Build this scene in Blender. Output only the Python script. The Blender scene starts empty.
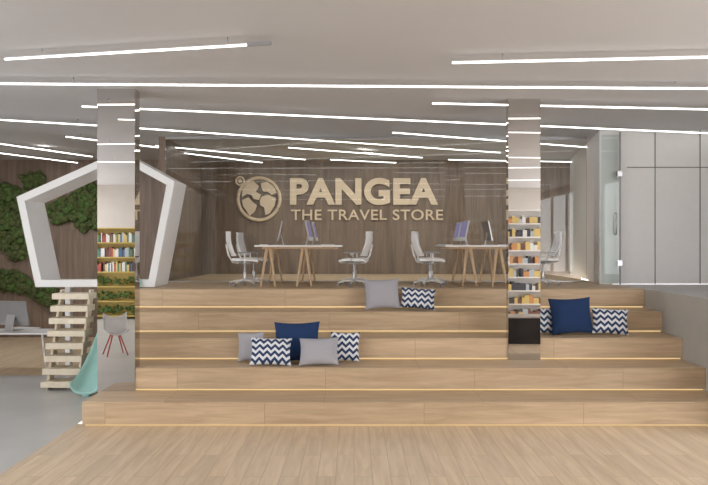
import bpy, bmesh, math, random
from mathutils import Vector, Matrix
random.seed(7)
F=702.0; CX=354.0; CY=245.0; H=2.395
def W(x,y,Y):            # point at depth Y
    return Vector(((x-CX)*Y/F, Y, H-(y-CY)*Y/F))
# ---------------------------------------------------------------- materials
def lin(c): return tuple(((v/255.0)/12.92 if v/255.0<=0.04045 else (((v/255.0)+0.055)/1.055)**2.4) for v in c)+(1.0,)
def new(name):
    m=bpy.data.materials.new(name); m.use_nodes=True
    nt=m.node_tree; return m,nt,nt.nodes['Principled BSDF']
def plain(name,rgb,rough=0.5,metal=0.0,noise=0.04,nscale=8.0,**kw):
    m,nt,b=new(name)
    n=nt.nodes.new('ShaderNodeTexNoise'); n.inputs['Scale'].default_value=nscale; n.inputs['Detail'].default_value=4
    tc=nt.nodes.new('ShaderNodeTexCoord'); nt.links.new(tc.outputs['Object'],n.inputs['Vector'])
    r=nt.nodes.new('ShaderNodeValToRGB'); c=lin(rgb)
    r.color_ramp.elements[0].position=.3; r.color_ramp.elements[1].position=.7
    r.color_ramp.elements[0].color=tuple(max(0,v*(1-noise)) for v in c[:3])+(1,)
    r.color_ramp.elements[1].color=tuple(min(1,v*(1+noise)) for v in c[:3])+(1,)
    nt.links.new(n.outputs['Fac'],r.inputs['Fac']); nt.links.new(r.outputs['Color'],b.inputs['Base Color'])
    b.inputs['Roughness'].default_value=rough; b.inputs['Metallic'].default_value=metal
    for k,v in kw.items(): b.inputs[k.replace('_',' ')].default_value=v
    return m
def emis(name,rgb,s):
    m=bpy.data.materials.new(name); m.use_nodes=True; nt=m.node_tree; nt.nodes.clear()
    e=nt.nodes.new('ShaderNodeEmission'); o=nt.nodes.new('ShaderNodeOutputMaterial')
    e.inputs['Color'].default_value=lin(rgb); e.inputs['Strength'].default_value=s
    nt.links.new(e.outputs[0],o.inputs[0]); return m
def wood(name,dark,light,grain,order,bw=None,rh=None,joint=(0.6,0.6,0.6),rough=0.45,shift=(0,0),var=0.12,coat=0.0):
    m,nt,b=new(name); L=nt.links.new
    tc=nt.nodes.new('ShaderNodeTexCoord')
    mp=nt.nodes.new('ShaderNodeMapping'); mp.inputs['Scale'].default_value=grain
    L(tc.outputs['Object'],mp.inputs['Vector'])
    sep=nt.nodes.new('ShaderNodeSeparateXYZ'); L(tc.outputs['Object'],sep.inputs[0])
    com=nt.nodes.new('ShaderNodeCombineXYZ')
    for i,ax in enumerate(order):
        a=nt.nodes.new('ShaderNodeMath'); a.operation='ADD'; a.inputs[1].default_value=shift[i]
        L(sep.outputs[ax],a.inputs[0]); L(a.outputs[0],com.inputs[i])
    br=nt.nodes.new('ShaderNodeTexBrick'); L(com.outputs[0],br.inputs['Vector'])
    br.inputs['Scale'].default_value=1; br.inputs['Brick Width'].default_value=bw; br.inputs['Row Height'].default_value=rh
    br.inputs['Mortar Size'].default_value=0.0035; br.inputs['Mortar Smooth'].default_value=0.3; br.offset=0.37; br.offset_frequency=2
    br.inputs['Color1'].default_value=(1-var,1-var,1-var,1); br.inputs['Color2'].default_value=(1+var,1+var,1+var,1)
    br.inputs['Mortar'].default_value=joint+(1,)
    add=nt.nodes.new('ShaderNodeVectorMath'); add.operation='MULTIPLY_ADD'
    add.inputs[1].default_value=(9,9,9); L(br.outputs['Color'],add.inputs[0]); L(mp.outputs[0],add.inputs[2])
    n=nt.nodes.new('ShaderNodeTexNoise'); n.inputs['Scale'].default_value=1; n.inputs['Detail'].default_value=7; n.inputs['Roughness'].default_value=.6; n.inputs['Distortion'].default_value=.6
    L(add.outputs[0],n.inputs['Vector'])
    r=nt.nodes.new('ShaderNodeValToRGB'); r.color_ramp.elements[0].position=.3; r.color_ramp.elements[1].position=.68
    r.color_ramp.elements[0].color=lin(dark); r.color_ramp.elements[1].color=lin(light); L(n.outputs['Fac'],r.inputs['Fac'])
    mx=nt.nodes.new('ShaderNodeMix'); mx.data_type='RGBA'; mx.blend_type='MULTIPLY'; mx.inputs[0].default_value=1; mx.clamp_result=False
    L(r.outputs['Color'],mx.inputs[6]); L(br.outputs['Color'],mx.inputs[7]); L(mx.outputs[2],b.inputs['Base Color'])
    b.inputs['Roughness'].default_value=rough; b.inputs['Coat Weight'].default_value=coat; b.inputs['Coat Roughness'].default_value=.08
    return m
M={}
M['floor']=wood('oak_floor',(206,182,152),(229,208,180),(13,1.1,1),('Y','X'),2.0,.19,rough=.42,var=.06,joint=(.7,.66,.6))
M['step']=wood('oak_step',(184,158,127),(215,190,158),(1.1,13,13),('X','Z'),2.1,.329,shift=(0.4,0.012),rough=.45,var=.06,joint=(.62,.57,.5))
M['wall']=wood('walnut_panel',(114,96,82),(148,128,112),(9,9,.7),('Z','X'),6.0,.62,rough=.4,var=.05,joint=(.6,.56,.53),shift=(1,0))
M['conc']=plain('polished_concrete',(200,200,199),.3,noise=.07,nscale=1.3)
M['ceil']=plain('ceiling_paint',(195,194,195),.7,noise=.01,nscale=2)
M['white']=plain('white_paint',(232,231,230),.5,noise=.012)
M['greige']=plain('greige_lacquer',(188,182,175),.25,noise=.03,nscale=2)
M['pconc']=plain('parapet_concrete',(170,168,164),.3,noise=.05,nscale=3)
M['wpl']=plain('white_plastic',(240,240,240),.35,noise=.01)
M['gpl']=plain('grey_plastic',(150,150,152),.4,noise=.02)
M['alu']=plain('brushed_aluminium',(190,190,192),.3,metal=.9,noise=.03)
M['dark']=plain('dark_lacquer',(38,38,42),.35,noise=.05)
M['seam']=plain('shadow_gap',(120,116,112),.7)
M['cream']=plain('sign_cream',(238,216,186),.45,noise=.02)
M['mirror']=plain('mirror_steel',(206,202,199),.01,metal=1,noise=0)
M['turq']=plain('turquoise_plastic',(176,226,220),.3,noise=.02)
M['beech']=plain('beech',(205,176,142),.45,noise=.1,nscale=14)
M['treadw']=plain('ladder_birch',(232,220,198),.5,noise=.06,nscale=12)
M['moss']=plain('preserved_moss',(88,100,58),.95,noise=.5,nscale=30)
M['leaf']=plain('foliage',(84,112,56),.8,noise=.5,nscale=30)
M['cgrey']=plain('grey_linen',(172,171,178),.95,noise=.08,nscale=120)
M['cnavy']=plain('navy_linen',(30,56,98),.95,noise=.12,nscale=120)
M['screen']=emis('monitor_screen',(165,158,196),.5)
M['bar']=emis('light_bar_diffuser',(255,253,250),4.0)
M['led']=emis('warm_led',(255,226,168),1.0)
M['red']=plain('red_lacquer',(190,70,55),.4)
M['yel']=plain('yellow_ply',(200,176,96),.5)
cols=[(176,84,74),(225,225,220),(84,116,150),(215,190,120),(96,130,100),(120,84,74),(205,150,100),(70,70,78),(180,190,198)]
for i,c in enumerate(cols): M['b%d'%i]=plain('print_%d'%i,c,.6)
def chevron():
    m,nt,b=new('navy_chevron_fabric'); L=nt.links.new
    tc=nt.nodes.new('ShaderNodeTexCoord'); sp=nt.nodes.new('ShaderNodeSeparateXYZ'); L(tc.outputs['Object'],sp.inputs[0])
    def mth(op,a,bv=None):
        n=nt.nodes.new('ShaderNodeMath'); n.operation=op
        if isinstance(a,(int,float)): n.inputs[0].default_value=a
        else: L(a,n.inputs[0])
        if bv is not None:
            if isinstance(bv,(int,float)): n.inputs[1].default_value=bv
            else: L(bv,n.inputs[1])
        return n.outputs[0]
    x=mth('ADD',sp.outputs['X'],5.0); t=mth('PINGPONG',x,.055)
    v=mth('ADD',mth('ADD',sp.outputs['Y'],5.0),t)
    f=mth('FRACT',mth('DIVIDE',v,.095)); g=mth('GREATER_THAN',f,.5)
    mx=nt.nodes.new('ShaderNodeMix'); mx.data_type='RGBA'; L(g,mx.inputs[0]); mx.inputs[6].default_value=lin((38,62,102)); mx.inputs[7].default_value=lin((228,230,234))
    L(mx.outputs[2],b.inputs['Base Color']); b.inputs['Roughness'].default_value=.95; return m
M['chev']=chevron()
def glassm(name,tint=(0.95,0.97,0.96,1),ior=1.5,gl=1.0):
    m=bpy.data.materials.new(name); m.use_nodes=True; nt=m.node_tree; nt.nodes.clear(); L=nt.links.new
    o=nt.nodes.new('ShaderNodeOutputMaterial'); mx=nt.nodes.new('ShaderNodeMixShader'); t=nt.nodes.new('ShaderNodeBsdfTransparent'); g=nt.nodes.new('ShaderNodeBsdfGlossy')
    f=nt.nodes.new('ShaderNodeFresnel'); f.inputs['IOR'].default_value=ior; t.inputs['Color'].default_value=tint; g.inputs['Roughness'].default_value=.0
    L(f.outputs[0],mx.inputs[0]); L(t.outputs[0],mx.inputs[1]); L(g.outputs[0],mx.inputs[2]); L(mx.outputs[0],o.inputs[0]); return m
M['glass']=glassm('clear_glass',ior=1.45)
M['gdoor']=glassm('door_glass',(.91,.94,.93,1),ior=1.4)
# ---------------------------------------------------------------- builder
class B:
    def __init__(s): s.bm=bmesh.new(); s.m=[]
    def mi(s,k):
        if k not in s.m: s.m.append(k)
        return s.m.index(k)
    def tag(s,faces,k,smooth=False):
        i=s.mi(k)
        for f in faces: f.material_index=i; f.smooth=smooth
    def box(s,x0,x1,y0,y1,z0,z1,k,M4=None):
        P=[Vector((x,y,z)) for x in (x0,x1) for y in (y0,y1) for z in (z0,z1)]
        if M4: P=[M4@p for p in P]
        v=[s.bm.verts.new(p) for p in P]
        fs=[s.bm.faces.new([v[i] for i in q]) for q in ((0,1,3,2),(4,6,7,5),(0,4,5,1),(2,3,7,6),(0,2,6,4),(1,5,7,3))]
        s.tag(fs,k); return s
    def prism(s,poly,y0,y1,k,axis='Y'):
        f=(lambda a,b,t:(a,t,b)) if axis=='Y' else ((lambda a,b,t:(t,a,b)) if axis=='X' else (lambda a,b,t:(a,b,t)))
        A=[s.bm.verts.new(f(a,b,y0)) for a,b in poly]; C=[s.bm.verts.new(f(a,b,y1)) for a,b in poly]; n=len(poly)
        fs=[s.bm.faces.new(A),s.bm.faces.new(C[::-1])]+[s.bm.faces.new([A[i],C[i],C[(i+1)%n],A[(i+1)%n]]) for i in range(n)]
        s.tag(fs,k); return s
    def tube(s,pts,rs,k,n=10,close=False,flat=None):
        pts=[Vector(p) for p in pts]; rs=rs if isinstance(rs,(list,tuple)) else [rs]*len(pts)
        rings=[]; N=len(pts)
        for i,p in enumerate(pts):
            a=pts[(i-1)%N] if (close or i>0) else p; c=pts[(i+1)%N] if (close or i<N-1) else p
            t=(c-a).normalized(); up=Vector((0,0,1)) if abs(t.z)<.9 else Vector((0,1,0))
            u=t.cross(up).normalized(); w=t.cross(u).normalized()
            fu,fw=flat or (1,1)
            rings.append([s.bm.verts.new(p+rs[i]*(fu*u*math.cos(2*math.pi*j/n)+fw*w*math.sin(2*math.pi*j/n))) for j in range(n)])
        fs=[]
        for i in range(N if close else N-1):
            A=rings[i]; C=rings[(i+1)%N]
            for j in range(n): fs.append(s.bm.faces.new([A[j],A[(j+1)%n],C[(j+1)%n],C[j]]))
        s.tag(fs,k,True)
        if not close: s.tag([s.bm.faces.new(rings[0][::-1]),s.bm.faces.new(rings[-1])],k)
        return s
    def grid(s,fn,nu,nv,th,k):
        P=[[Vector(fn(i/nu,j/nv)) for j in range(nv+1)] for i in range(nu+1)]
        def nr(i,j):
            a=P[min(i+1,nu)][j]-P[max(i-1,0)][j]; b=P[i][min(j+1,nv)]-P[i][max(j-1,0)]
            return a.cross(b).normalized()
        A=[[s.bm.verts.new(P[i][j]+nr(i,j)*th/2) for j in range(nv+1)] for i in range(nu+1)]
        C=[[s.bm.verts.new(P[i][j]-nr(i,j)*th/2) for j in range(nv+1)] for i in range(nu+1)]
        fs=[]
        for i in range(nu):
            for j in range(nv):
                fs.append(s.bm.faces.new([A[i][j],A[i+1][j],A[i+1][j+1],A[i][j+1]]))
                fs.append(s.bm.faces.new([C[i][j],C[i][j+1],C[i+1][j+1],C[i+1][j]]))
        for i in range(nu):
            fs.append(s.bm.faces.new([A[i][0],C[i][0],C[i+1][0],A[i+1][0]])); fs.append(s.bm.faces.new([A[i][nv],A[i+1][nv],C[i+1][nv],C[i][nv]]))
        for j in range(nv):
            fs.append(s.bm.faces.new([A[0][j],A[0][j+1],C[0][j+1],C[0][j]])); fs.append(s.bm.faces.new([A[nu][j],C[nu][j],C[nu][j+1],A[nu][j+1]]))
        s.tag(fs,k,True); return s
    def ico(s,c,r,sc,k,sub=1):
        mt=Matrix.Translation(c)@Matrix.Diagonal((*[r*q for q in sc],1))
        d=bmesh.ops.create_icosphere(s.bm,subdivisions=sub,radius=1,matrix=mt)
        s.tag({f for v in d['verts'] for f in v.link_faces},k,True); return s
    def done(s,name,loc=(0,0,0),rot=(0,0,0),bevel=0,parent=None):
        bmesh.ops.recalc_face_normals(s.bm,faces=s.bm.faces)
        me=bpy.data.meshes.new(name); s.bm.to_mesh(me); s.bm.free()
        for k in s.m: me.materials.append(M[k])
        o=bpy.data.objects.new(name,me); bpy.context.collection.objects.link(o); o.location=loc; o.rotation_euler=rot
        if bevel:
            md=o.modifiers.new('bevel','BEVEL'); md.width=bevel; md.segments=2; md.limit_method='ANGLE'
        if parent: o.parent=parent
        return o
def empty(name,loc=(0,0,0)):
    e=bpy.data.objects.new(name,None); e.location=loc; bpy.context.collection.objects.link(e); return e
# ---------------------------------------------------------------- shell
ZC=4.6; ST=.329; PZ=5*ST; D={1:9.24,2:9.92,3:10.61,4:11.3,5:12.0}; XR=4.97; YB=18.2
B().box(-3.7,8,-6,9.4,-.1,0,'floor').done('floor')
B().box(-10,-3.7,-6,12.9,-.1,0,'conc').done('floor_concrete')
B().box(-10,-3.7,12.9,YB,-.1,0,'floor').done('floor_office')
B().box(-10,8,-6,YB+.2,ZC,ZC+.15,'ceil').done('ceiling')
B().box(-10,-3.75,YB,YB+.15,0,ZC,'wall').box(-3.75,5.9,YB,YB+.15,0,ZC,'wall').done('wall_back')
def open_side(name,x0,x1,solid_from):  # side wall with unglazed openings, added out of view to admit world light
    w=B(); w.box(x0,x1,solid_from,YB+.15 if x0<0 else 13.5,0,ZC,'white')
    w.box(x0,x1,-6,solid_from,0,.35,'white').box(x0,x1,-6,solid_from,4.35,ZC,'white'); w.done(name)
    w=B(); n=7; L=(solid_from+6)/n
    for i in range(n+1):
        y=-6+i*L; w.box(x0+.03,x1-.03,max(-6,y-.035),min(solid_from,y+.035),.35,4.35,'gpl')
    w.done('added_opening_1' if x0<0 else 'added_opening_2')  # bars across the added light openings
open_side('wall_left',-10.15,-10,8.0)
open_side('wall_right',8,8.15,8.0)
B().box(-10,8,-6.15,-6,0,ZC,'greige').done('wall_front')
# recess side walls
w=B(); w.prism([(-3.98,14.3),(-3.84,14.3),(-3.96,YB),(-4.1,YB)],PZ,ZC,'wall',axis='Z'); w.done('wall_recess_left')
w=B(); w.prism([(4.72,13.5),(4.9,13.5),(5.85,YB),(5.6,YB)],PZ,ZC,'white',axis='Z'); w.done('wall_recess_right')
w=B(); w.box(4.9,8,13.5,13.65,PZ,ZC,'white')
for x in (W(655,0,13.5).x,W(700,0,13.5).x): w.box(x-.008,x+.008,13.492,13.5,PZ,ZC,'seam')
w.box(5.25,8,13.492,13.5,3.88,3.896,'seam'); w.done('wall_service')
# ---------------------------------------------------------------- bleacher
root=empty('bleacher_stairs')
left={1:-3.58,2:-3.6,3:-3.74,4:-3.74,5:-3.74}
for k in range(1,6):
    y1=D[k+1]+.06 if k<5 else YB-.01
    z0=(k-1)*ST
    b=B(); b.box(left[k],XR-.002,D[k],y1,z0+.03,z0+ST,'step'); b.done('step_%d'%k,bevel=.004,parent=root)
    b=B(); b.box(left[k]+.02,XR-.01,D[k]+.05,y1-.0 if k<5 else D[5]+.4,z0,z0+.031,'step'); b.box(left[k]+.03,XR-.02,D[k]+.035,D[k]+.05,z0+.012,z0+.026,'led'); b.done('led_plinth_%d'%k,parent=root)
b=B()
for k in (2,3,4,5): b.box(left[k],XR-.002,D[k]+.1,(D[k+1]+.1 if k<5 else YB-.01),0,(k-1)*ST,'greige')
b.done('carcass',parent=root)
B().box(XR,7.99,8.6,13.49,0,PZ-.002,'pconc').done('side_parapet',bevel=.004)
# ---------------------------------------------------------------- mirror columns
B().box(-3.62,-3.09,9.9,10.12,.33,ZC,'mirror').done('mirrored_column')
B().box(2.325,2.81,10.58,10.72,.66,ZC,'mirror').done('mirrored_column')
# ---------------------------------------------------------------- ceiling light bars
ZL=4.5
def lp(x,y):
    Y=F*(ZL-H)/(CY-y); return Vector(((x-CX)*Y/F,Y,ZL))
bars=[((5,60),(270,44.5),.03),((452,63.5),(800,56),.042),((-60,84),(800,90),.045),((432,104),(800,112),.042),
((82,107),(740,135),.042),((135,128.5),(500,153),.042),((392,133),(712,157),.042),((288,148),(422,158),.05),((155,146),(305,160),.045),
((448,160),(590,172),.05),((-40,118),(97,126),.042),((65,137),(160,148),.05),((-30,140),(92,157),.05),((-20,151),(82,164.5),.045),
((180,153),(262,163),.045),((330,160),(395,165),.045)]
def bar(p,q,w):
    d=(q-p); L=d.length; ang=math.atan2(d.y,d.x); w*=.8
    b=B(); b.box(0,L,-w/2,w/2,0,.016,'bar'); b.box(0,L,-w/2,w/2,.016,.026,'wpl')
    b.box(-.01,0,-w/2-.004,w/2+.004,-.003,.029,'alu').box(L,L+.01,-w/2-.004,w/2+.004,-.003,.029,'alu')
    if w<.03: b.box(L-.25,L,-w/2-.006,w/2+.006,-.006,.036,'gpl')
    for t in (.15,.85): b.tube([(L*t,0,.025),(L*t,0,ZC-ZL)],.006,'alu',6)
    b.done('linear_ceiling_light',loc=p,rot=(0,0,ang))
for p,q,w in bars:
    P=lp(*p);Q=lp(*q)
    for v in (P,Q): v.y=min(v.y,YB-.15)
    bar(P,Q,w)
for i,(x,y,a,L) in enumerate([(-6,5,.1,6),(1,4.5,-.1,6),(-7,2,-.08,6),(0,1.5,.1,7),(-6,-1,.1,6),(1,-2,.06,6),(-4,-4,0,8)]):
    bar(Vector((x,y,ZL)),Vector((x+L*math.cos(a),y+L*math.sin(a),ZL)),.045)
# ---------------------------------------------------------------- glass partition
b=B(); b.box(-3.84,4.74,14.3,14.312,PZ+.02,ZC-.05,'glass')
b.box(-3.84,4.74,14.28,14.33,ZC-.05,ZC,'alu').box(-3.84,4.74,14.28,14.33,PZ,PZ+.02,'alu')
b.done('glass_partition')
b=B(); x0,x1=4.72,W(622,0,13.3).x
b.box(x0,x1,13.38,13.392,PZ+.02,4.5,'gdoor'); b.box(x1-.015,x1+.01,13.375,13.4,PZ,4.55,'gpl')
for z in (3.7,2.0): b.box(x1-.06,x1+.03,13.36,13.41,z,z+.1,'alu')
b.tube([(x1-.1,13.36,2.6),(x1-.1,13.31,2.6),(x1-.1,13.31,3.0),(x1-.1,13.36,3.0)],.014,'alu')
b.tube([(x1-.1,13.385,2.6),(x1-.1,13.36,2.6)],.014,'alu'); b.done('door_1')
# ---------------------------------------------------------------- sign
YS=YB-.06
sg=empty('wall_sign')
def text(s,x0,x1,y0,y1,off,name,depth=.03):
    cu=bpy.data.curves.new(name,'FONT'); cu.body=s; cu.offset=off; cu.extrude=.5; cu.space_character=1.06
    o=bpy.data.objects.new(name,cu); bpy.context.collection.objects.link(o); bpy.context.view_layer.update()
    dg=bpy.context.evaluated_depsgraph_get(); me=bpy.data.meshes.new_from_object(o.evaluated_get(dg)); bpy.data.objects.remove(o)
    xs=[v.co.x for v in me.vertices]; ys=[v.co.y for v in me.vertices]
    A=W(x0,y1,YS); C=W(x1,y0,YS)
    mnx,mxx,mny,mxy=min(xs),max(xs),min(ys),max(ys)
    for v in me.vertices:
        x,y,z=v.co; v.co=Vector((A.x+(x-mnx)/(mxx-mnx)*(C.x-A.x), YB-.02-(z+.5)*depth, A.z+(y-mny)/(mxy-mny)*(C.z-A.z)))
    me.materials.clear(); me.materials.append(M['cream'])
    o=bpy.data.objects.new(name,me); bpy.context.collection.objects.link(o); o.parent=sg
text('PANGEA',290,438,178,205,.04,'letters_name',.08)
text('THE TRAVEL STORE',291,443,209.5,220,.008,'letters_tagline',.05)
b=B(); c=W(259,199,YS); R=21*YS/F
b.tube([(c.x+R*math.cos(a),YS,c.z+R*math.sin(a)) for a in [i*math.pi/24 for i in range(48)]],.045,'cream',8,close=True)
def cont(pts): b.prism([(c.x+R*p[0],c.z+R*p[1]) for p in pts],YS-.03,YS+.03,'cream')
cont([(-.55,.75),(-.25,.85),(.0,.6),(-.15,.35),(.1,.2),(.0,-.05),(-.25,0),(-.35,.2),(-.6,.25),(-.8,.1),(-.78,.45)])
cont([(-.8,-.05),(-.5,.08),(-.3,-.15),(-.1,-.3),(-.2,-.6),(-.45,-.8),(-.6,-.55),(-.75,-.35)])
cont([(.1,.75),(.4,.82),(.7,.6),(.85,.3),(.6,.2),(.4,.35),(.2,.35),(.12,.55)])
cont([(.15,.12),(.45,.2),(.8,.05),(.75,-.3),(.5,-.7),(.3,-.75),(.25,-.4),(.05,-.3),(.05,-.05)])
r2=4*YS/F; c2=W(240,181,YS)
b.tube([(c2.x+r2*math.cos(a),YS,c2.z+r2*math.sin(a)) for a in [i*math.pi/10 for i in range(20)]],.03,'cream',6,close=True)
b.tube([(c2.x,YS+.03,c2.z),(c2.x,YS-.03,c2.z)],.05,'cream',10)
b.done('globe_emblem',parent=sg)
# ---------------------------------------------------------------- cushions
def cushion(xc,Y,w,h,mat,tilt=18,rz=0,roll=0,zb=None,t=.2):
    b=B(); n=18
    def pt(u,v,s):
        x=u*w/2*(1-.09*(1-v*v)*abs(u)**2); y=v*h/2*(1-.09*(1-u*u)*abs(v)**2)
        th=t/2*max(0,(1-abs(u)**3.0)*(1-abs(v)**3.0))**.55
        return (x,y,s*th)
    A={};
    for i in range(n+1):
        for j in range(n+1):
            u=math.sin((2*i/n-1)*math.pi/2); v=math.sin((2*j/n-1)*math.pi/2)
            edge=i in(0,n) or j in(0,n)
            A[i,j,1]=b.bm.verts.new(pt(u,v,1)); A[i,j,-1]=A[i,j,1] if edge else b.bm.verts.new(pt(u,v,-1))
    fs=[]
    for i in range(n):
        for j in range(n):
            for s in (1,-1):
                q=[A[i,j,s],A[i+1,j,s],A[i+1,j+1,s],A[i,j+1,s]]
                fs.append(b.bm.faces.new(q if s==1 else q[::-1]))
    b.tag(fs,mat,True)
    o=b.done('throw_cushion')
    R=Matrix.Rotation(math.radians(rz),4,'Z')@Matrix.Rotation(math.radians(90-tilt),4,'X')@Matrix.Rotation(math.radians(roll),4,'Z')
    zmin=min((R@v.co).z for v in o.data.vertices)
    o.matrix_world=Matrix.Translation(((xc-CX)*Y/F,Y,zb-zmin+.002))@R
T4,T3,T2=4*ST,3*ST,2*ST
cushion(382,11.72,.60,.52,'cgrey',16,4,2,T4)
cushion(418,11.70,.58,.36,'chev',20,-4,-4,T4)
cushion(251,10.42,.40,.44,'cgrey',10,-8,3,T2,.16)
cushion(297,10.40,.68,.60,'cnavy',12,0,1,T2)
cushion(345,10.42,.44,.44,'chev',10,6,-2,T2,.16)
cushion(271,10.16,.60,.42,'chev',28,5,-2,T2)
cushion(319,10.16,.58,.42,'cgrey',28,-3,2,T2)
cushion(543,11.12,.34,.42,'chev',10,-5,0,T3,.14)
cushion(571,11.02,.68,.58,'cnavy',14,3,2,T3)
cushion(610,10.98,.56,.42,'chev',20,-6,-3,T3)
# ---------------------------------------------------------------- office furniture
def chair(x,y,rz,z=PZ+.001):
    b=B()
    for i in range(5):
        a=i*2*math.pi/5+.3; c,s=math.cos(a),math.sin(a)
        b.tube([(0,0,.10),(.16*c,.16*s,.095),(.29*c,.29*s,.065)],[.022,.018,.013],'wpl',8)
        b.tube([(.29*c-.018*s,.29*s+.018*c,.028),(.29*c+.018*s,.29*s-.018*c,.028)],.027,'gpl',12)
        b.tube([(.29*c,.29*s,.028),(.29*c,.29*s,.07)],.009,'gpl',6)
    b.tube([(0,0,.07),(0,0,.26),(0,0,.261),(0,0,.42)],[.03,.03,.018,.018],'alu',12)
    b.box(-.11,.11,-.08,.08,.40,.435,'gpl')
    b.grid(lambda u,v:(-.23+.47*u,(v-.5)*.48*(1-.12*abs(2*u-1)**3),.455+.03*(2*v-1)**2-.05*max(0,u-.75)*2),12,12,.045,'wpl')
    def bk(u,v): 
        zz=.56+.42*u; return Vector((-.235-.10*u-.04*math.sin(u*math.pi)+.07*(2*v-1)**2,(v-.5)*(.46-.10*u),zz))
    ring=[bk(u,0) for u in (0,.25,.5,.75,1)]+[bk(1,v) for v in (.25,.5,.75)]+[bk(u,1) for u in (1,.75,.5,.25,0)]+[bk(0,v) for v in (.75,.5,.25)]
    b.tube(ring,.016,'wpl',8,close=True)
    b.grid(lambda u,v:bk(u,v),10,8,.006,'wpl')
    b.tube([(-.08,0,.42),(-.22,0,.44),(-.29,0,.56),(-.34,0,.76)],[.022,.022,.02,.014],'wpl',8)
    for s in (-1,1):
        b.tube([(-.02,s*.12,.42),(0,s*.27,.43),(.0,s*.28,.60)],.014,'wpl',8)
        b.box(-.13,.13,s*.28-.03,s*.28+.03,.60,.62,'gpl')
    b.done('office_chair',loc=(x,y,z),rot=(0,0,rz),bevel=.003)
def desk(x0,x1,y0,y1,feet):
    b=B(); zt=.745
    b.box(x0,x1,y0,y1,zt-.03,zt,'wpl'); b.box(x0+.1,x1-.1,y0+.25,y0+.31,zt-.07,zt-.03,'beech'); b.box(x0+.1,x1-.1,y1-.31,y1-.25,zt-.07,zt-.03,'beech')
    for y,sg_ in ((y0+.28,-1),(y1-.28,1)):
        for x in feet:
            for s in (-1,1):
                b.tube([(x+s*.03,y,zt-.05),(x+s*.13,y+sg_*.1,.003)],[.032,.02],'beech',10)
    b.done('desk',loc=(0,0,PZ+.002),bevel=.004)
desk(-1.77,-.2,12.45,14.1,(-1.55,-.9))
desk(1.62,3.2,12.45,14.1,(2.08,2.62))
def monitor(x,y,rz,z=PZ+.748,s=1.0):
    b=B(); t=math.radians(12)
    R=Matrix.Rotation(-t,4,'Y')
    Mx=Matrix.Translation((0,0,.08))@R
    b.box(-.012,.012,-.29,.29,0,.37,'alu',Mx); b.box(.012,.014,-.275,.275,.07,.355,'screen',Mx); b.box(.012,.0135,-.29,.29,0,.06,'wpl',Mx)
    b.box(-.11,.10,-.1,.1,0,.008,'alu'); b.prism([(-.10,.008),(-.085,.008),(-.03,.24),(-.05,.24)],-.07,.07,'alu')
    b.box(.2,.34,-.2,.2,0,.012,'wpl')
    o=b.done('desktop_computer',loc=(x,y,z),rot=(0,0,rz),bevel=.002); o.scale=(s,s,s)
monitor(-1.42,13.2,math.radians(180+4)); monitor(-.78,12.8,math.radians(-3)); monitor(-.72,13.65,math.radians(0))
monitor(1.98,12.9,math.radians(183)); monitor(1.98,13.7,math.radians(180)); monitor(2.52,13.1,math.radians(2))
chair(-2.0,12.85,.15); chair(-1.95,13.65,-.1); chair(.0,12.8,math.pi-.2); chair(.02,13.6,math.pi+.15)
chair(1.38,12.8,.1); chair(1.5,13.6,-.15); chair(3.5,13.0,math.pi)
# ---------------------------------------------------------------- playhouse (open-ended panelled shell with a pitched roof)
def offset(poly,d):
    n=len(poly); out=[]
    for i in range(n):
        p0,p1,p2=Vector(poly[i-1]),Vector(poly[i]),Vector(poly[(i+1)%n])
        a=(p1-p0).normalized(); c=(p2-p1).normalized()
        na=Vector((a.y,-a.x)); nc=Vector((c.y,-c.x)); m=(na+nc).normalized()
        out.append(tuple(p1+m*d/m.dot(na)))
    return out
HY0,HY1=12.4,13.25
px=[(36,287),(17,197),(120,151),(175,181),(155,287)]
poly=[(W(a,c_,HY0).x,W(a,c_,HY0).z) for a,c_ in px]
inn=offset(poly,.10)
b=B()
for i in range(5):
    j=(i+1)%5; b.prism([poly[i],poly[j],inn[j],inn[i]],HY0,HY1,'wpl')
# raised trims on the front edge
for i in range(5):
    j=(i+1)%5; o2=offset(poly,.13)
    b.prism([poly[i],poly[j],o2[j],o2[i]],HY0-.03,HY0,'wpl')
for x in (-5.35,-4.1):
    b.box(x-.05,x+.05,HY1-.14,HY1-.02,0,poly[0][1]+.005,'wpl')
b.done('playhouse',bevel=.006)
# ladder stair
b=B(); N=8
for i in range(N):
    t=(i+.5)/N; z=1.62*t; y=11.65+.5*t; xc=-4.80
    b.box(xc-.34,xc+.29,y-.18,y+.18,z-.05,z+.05,'treadw')
for s in (-1,1):
    b.prism([(11.57,0),(11.75,0),(12.31,1.62),(12.15,1.62)],-4.82+s*.25-.02,-4.82+s*.25+.02,'treadw',axis='X')
b.done('ladder_stair',bevel=.006)
# slide
def sl(u,v):
    t=u; y=12.35-1.32*t; z=1.58*(1-t)**1.6+.06; x=-3.98-.26*t
    a=(v-.5)*2; return (x+a*.24, y, z+.16*abs(a)**4)
b=B(); b.grid(sl,24,14,.025,'turq')
b.box(-4.14,-4.10,11.55,11.6,0,.5,'turq'); b.box(-4.3,-4.2,11.1,11.2,0,.08,'turq'); b.done('slide')
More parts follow.
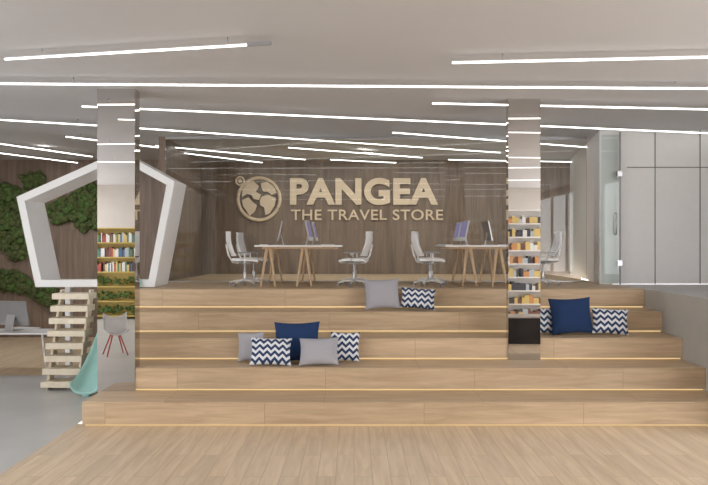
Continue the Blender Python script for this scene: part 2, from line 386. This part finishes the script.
# ---------------------------------------------------------------- moss map
def pip(x,y,P):
    r=False; n=len(P)
    for i in range(n):
        (a,c1),(d,e)=P[i],P[i-1]
        if (c1>y)!=(e>y) and x<(d-a)*(y-c1)/(e-c1)+a: r=not r
    return r
b=B()
polys=[[(-20,190),(6,184),(26,192),(36,208),(30,226),(40,240),(30,256),(14,262),(4,248),(-8,246),(-20,250)],
[(44,210),(60,200),(92,182),(100,188),(100,226),(84,232),(72,220),(56,224)],
[(-20,268),(20,272),(34,286),(58,290),(62,306),(44,304),(24,292),(0,290),(-20,296)],[(20,176),(40,172),(46,182),(28,188)]]
for P in polys:
    xs=[p[0] for p in P]; ys=[p[1] for p in P]; area_=(max(xs)-min(xs))*(max(ys)-min(ys))
    for _ in range(int(area_/4)):
        x=random.uniform(min(xs),max(xs)); y=random.uniform(min(ys),max(ys))
        if pip(x,y,P):
            p=W(x,y,YB-.06); p.y=YB-random.uniform(.02,.12); r=random.uniform(.04,.11); b.ico(p,r,(1,.45,1),random.choice(['moss','moss','leaf']),1)
b.done('moss_wall_map')
# ---------------------------------------------------------------- left desk with computer
b=B(); b.box(-7.2,-5.78,13.2,13.9,.71,.74,'wpl')
for x in (-7.1,-5.9):
    for y in (13.28,13.82): b.tube([(x,y,.71),(x+(.08 if x>-6 else -.05),y,.002)],[.022,.014],'wpl',8)
b.done('office_desk',bevel=.003)
monitor(-6.6,13.6,math.radians(75),.742,1.3)
# ---------------------------------------------------------------- shop furniture behind the camera (seen in mirrors)
def shelf(name,x0,x1,y,z1,n,frame,pals,d=.35,green=0,hv=(.6,.85),ww=(.03,.07)):
    b=B(); th=.035
    b.box(x0,x0+th,y-d,y,0,z1,frame).box(x1-th,x1,y-d,y,0,z1,frame).box(x0,x1,y-d,y-d+.02,0,z1,frame)
    for i in range(n+1):
        z=.08+i*(z1-.11)/n; b.box(x0+th,x1-th,y-d+.02,y,z,z+th,frame)
        if i<n:
            x=x0+th+.01; gap=(z1-.11)/n-th
            if i<green:
                for _ in range(70):
                    r=random.uniform(.03,.07)
                    b.ico((random.uniform(x0+.12,x1-.12),random.uniform(y-d+.12,y-.06),z+th+.06+random.random()*(gap-.2)),r,(1,1,.8),'leaf',1)
                continue
            while x<x1-th-ww[1]:
                w_=random.uniform(*ww); h_=random.uniform(*hv)*gap
                if random.random()>.08: b.box(x,x+w_-.004,y-d*.8,y-.03,z+th,z+th+h_,random.choice(pals))
                x+=w_
    b.done(name)
shelf('bookcase',-8.6,-7.0,-2.9,2.95,6,'yel',['b0','b1','b2','b3','b4','b5','b7','b8','b1','b8'],green=3,hv=(.5,.75))
shelf('display_shelf',4.3,6.6,-1,3.5,8,'white',['b1','b7','b6','b3','b5','b8','b3'],hv=(.35,.7),ww=(.08,.18))
B().box(3.5,5.0,3.6,4.2,0,.63,'dark').box(3.45,5.05,3.55,4.25,.63,.67,'greige').done('shop_counter',bevel=.005)
b=B()
b.grid(lambda u,v:((u-.5)*.5, -.2+.42*v if v<.5 else .01+.1*(v-.5), .45+ (0 if v<.5 else .75*(v-.5))+.1*(2*u-1)**2),10,12,.015,'wpl')
for sx in (-1,1):
    for sy in (-1,1): b.tube([(sx*.08,sy*.08,.44),(sx*.22,sy*.22,0)],[.016,.012],'red',8)
b.done('shell_chair',loc=(-5.2,4.5,0),rot=(0,0,2.6))
# ---------------------------------------------------------------- lighting
def area(name,loc,sx,sy,p,rot=(0,0,0),c=(1,.98,.96)):
    l=bpy.data.lights.new(name,'AREA'); l.shape='RECTANGLE'; l.size=sx; l.size_y=sy; l.energy=p; l.color=c
    o=bpy.data.objects.new(name,l); bpy.context.collection.objects.link(o); o.location=loc; o.rotation_euler=rot
area('recess_fill_light',(.5,16.2,ZC-.03),6,.12,80)  # added fill lamp, brightens the dim recess room
area('office_fill_light',(-7,15.6,ZC-.03),3,.12,60)  # added fill lamp for the left office area
w=bpy.data.worlds.new('World'); bpy.context.scene.world=w; w.use_nodes=True
bg=w.node_tree.nodes['Background']; bg.inputs[0].default_value=(.99,.99,1,1); bg.inputs[1].default_value=5.1
# ---------------------------------------------------------------- camera
cd=bpy.data.cameras.new('camera'); cam=bpy.data.objects.new('camera',cd); bpy.context.collection.objects.link(cam)
cam.location=(0,0,H); cam.rotation_euler=(math.pi/2,0,0); cd.sensor_width=36; cd.lens=36*F/708; cd.shift_y=2.5/708; cd.clip_start=.05
bpy.context.scene.camera=cam
bpy.context.scene.view_settings.view_transform='Standard'
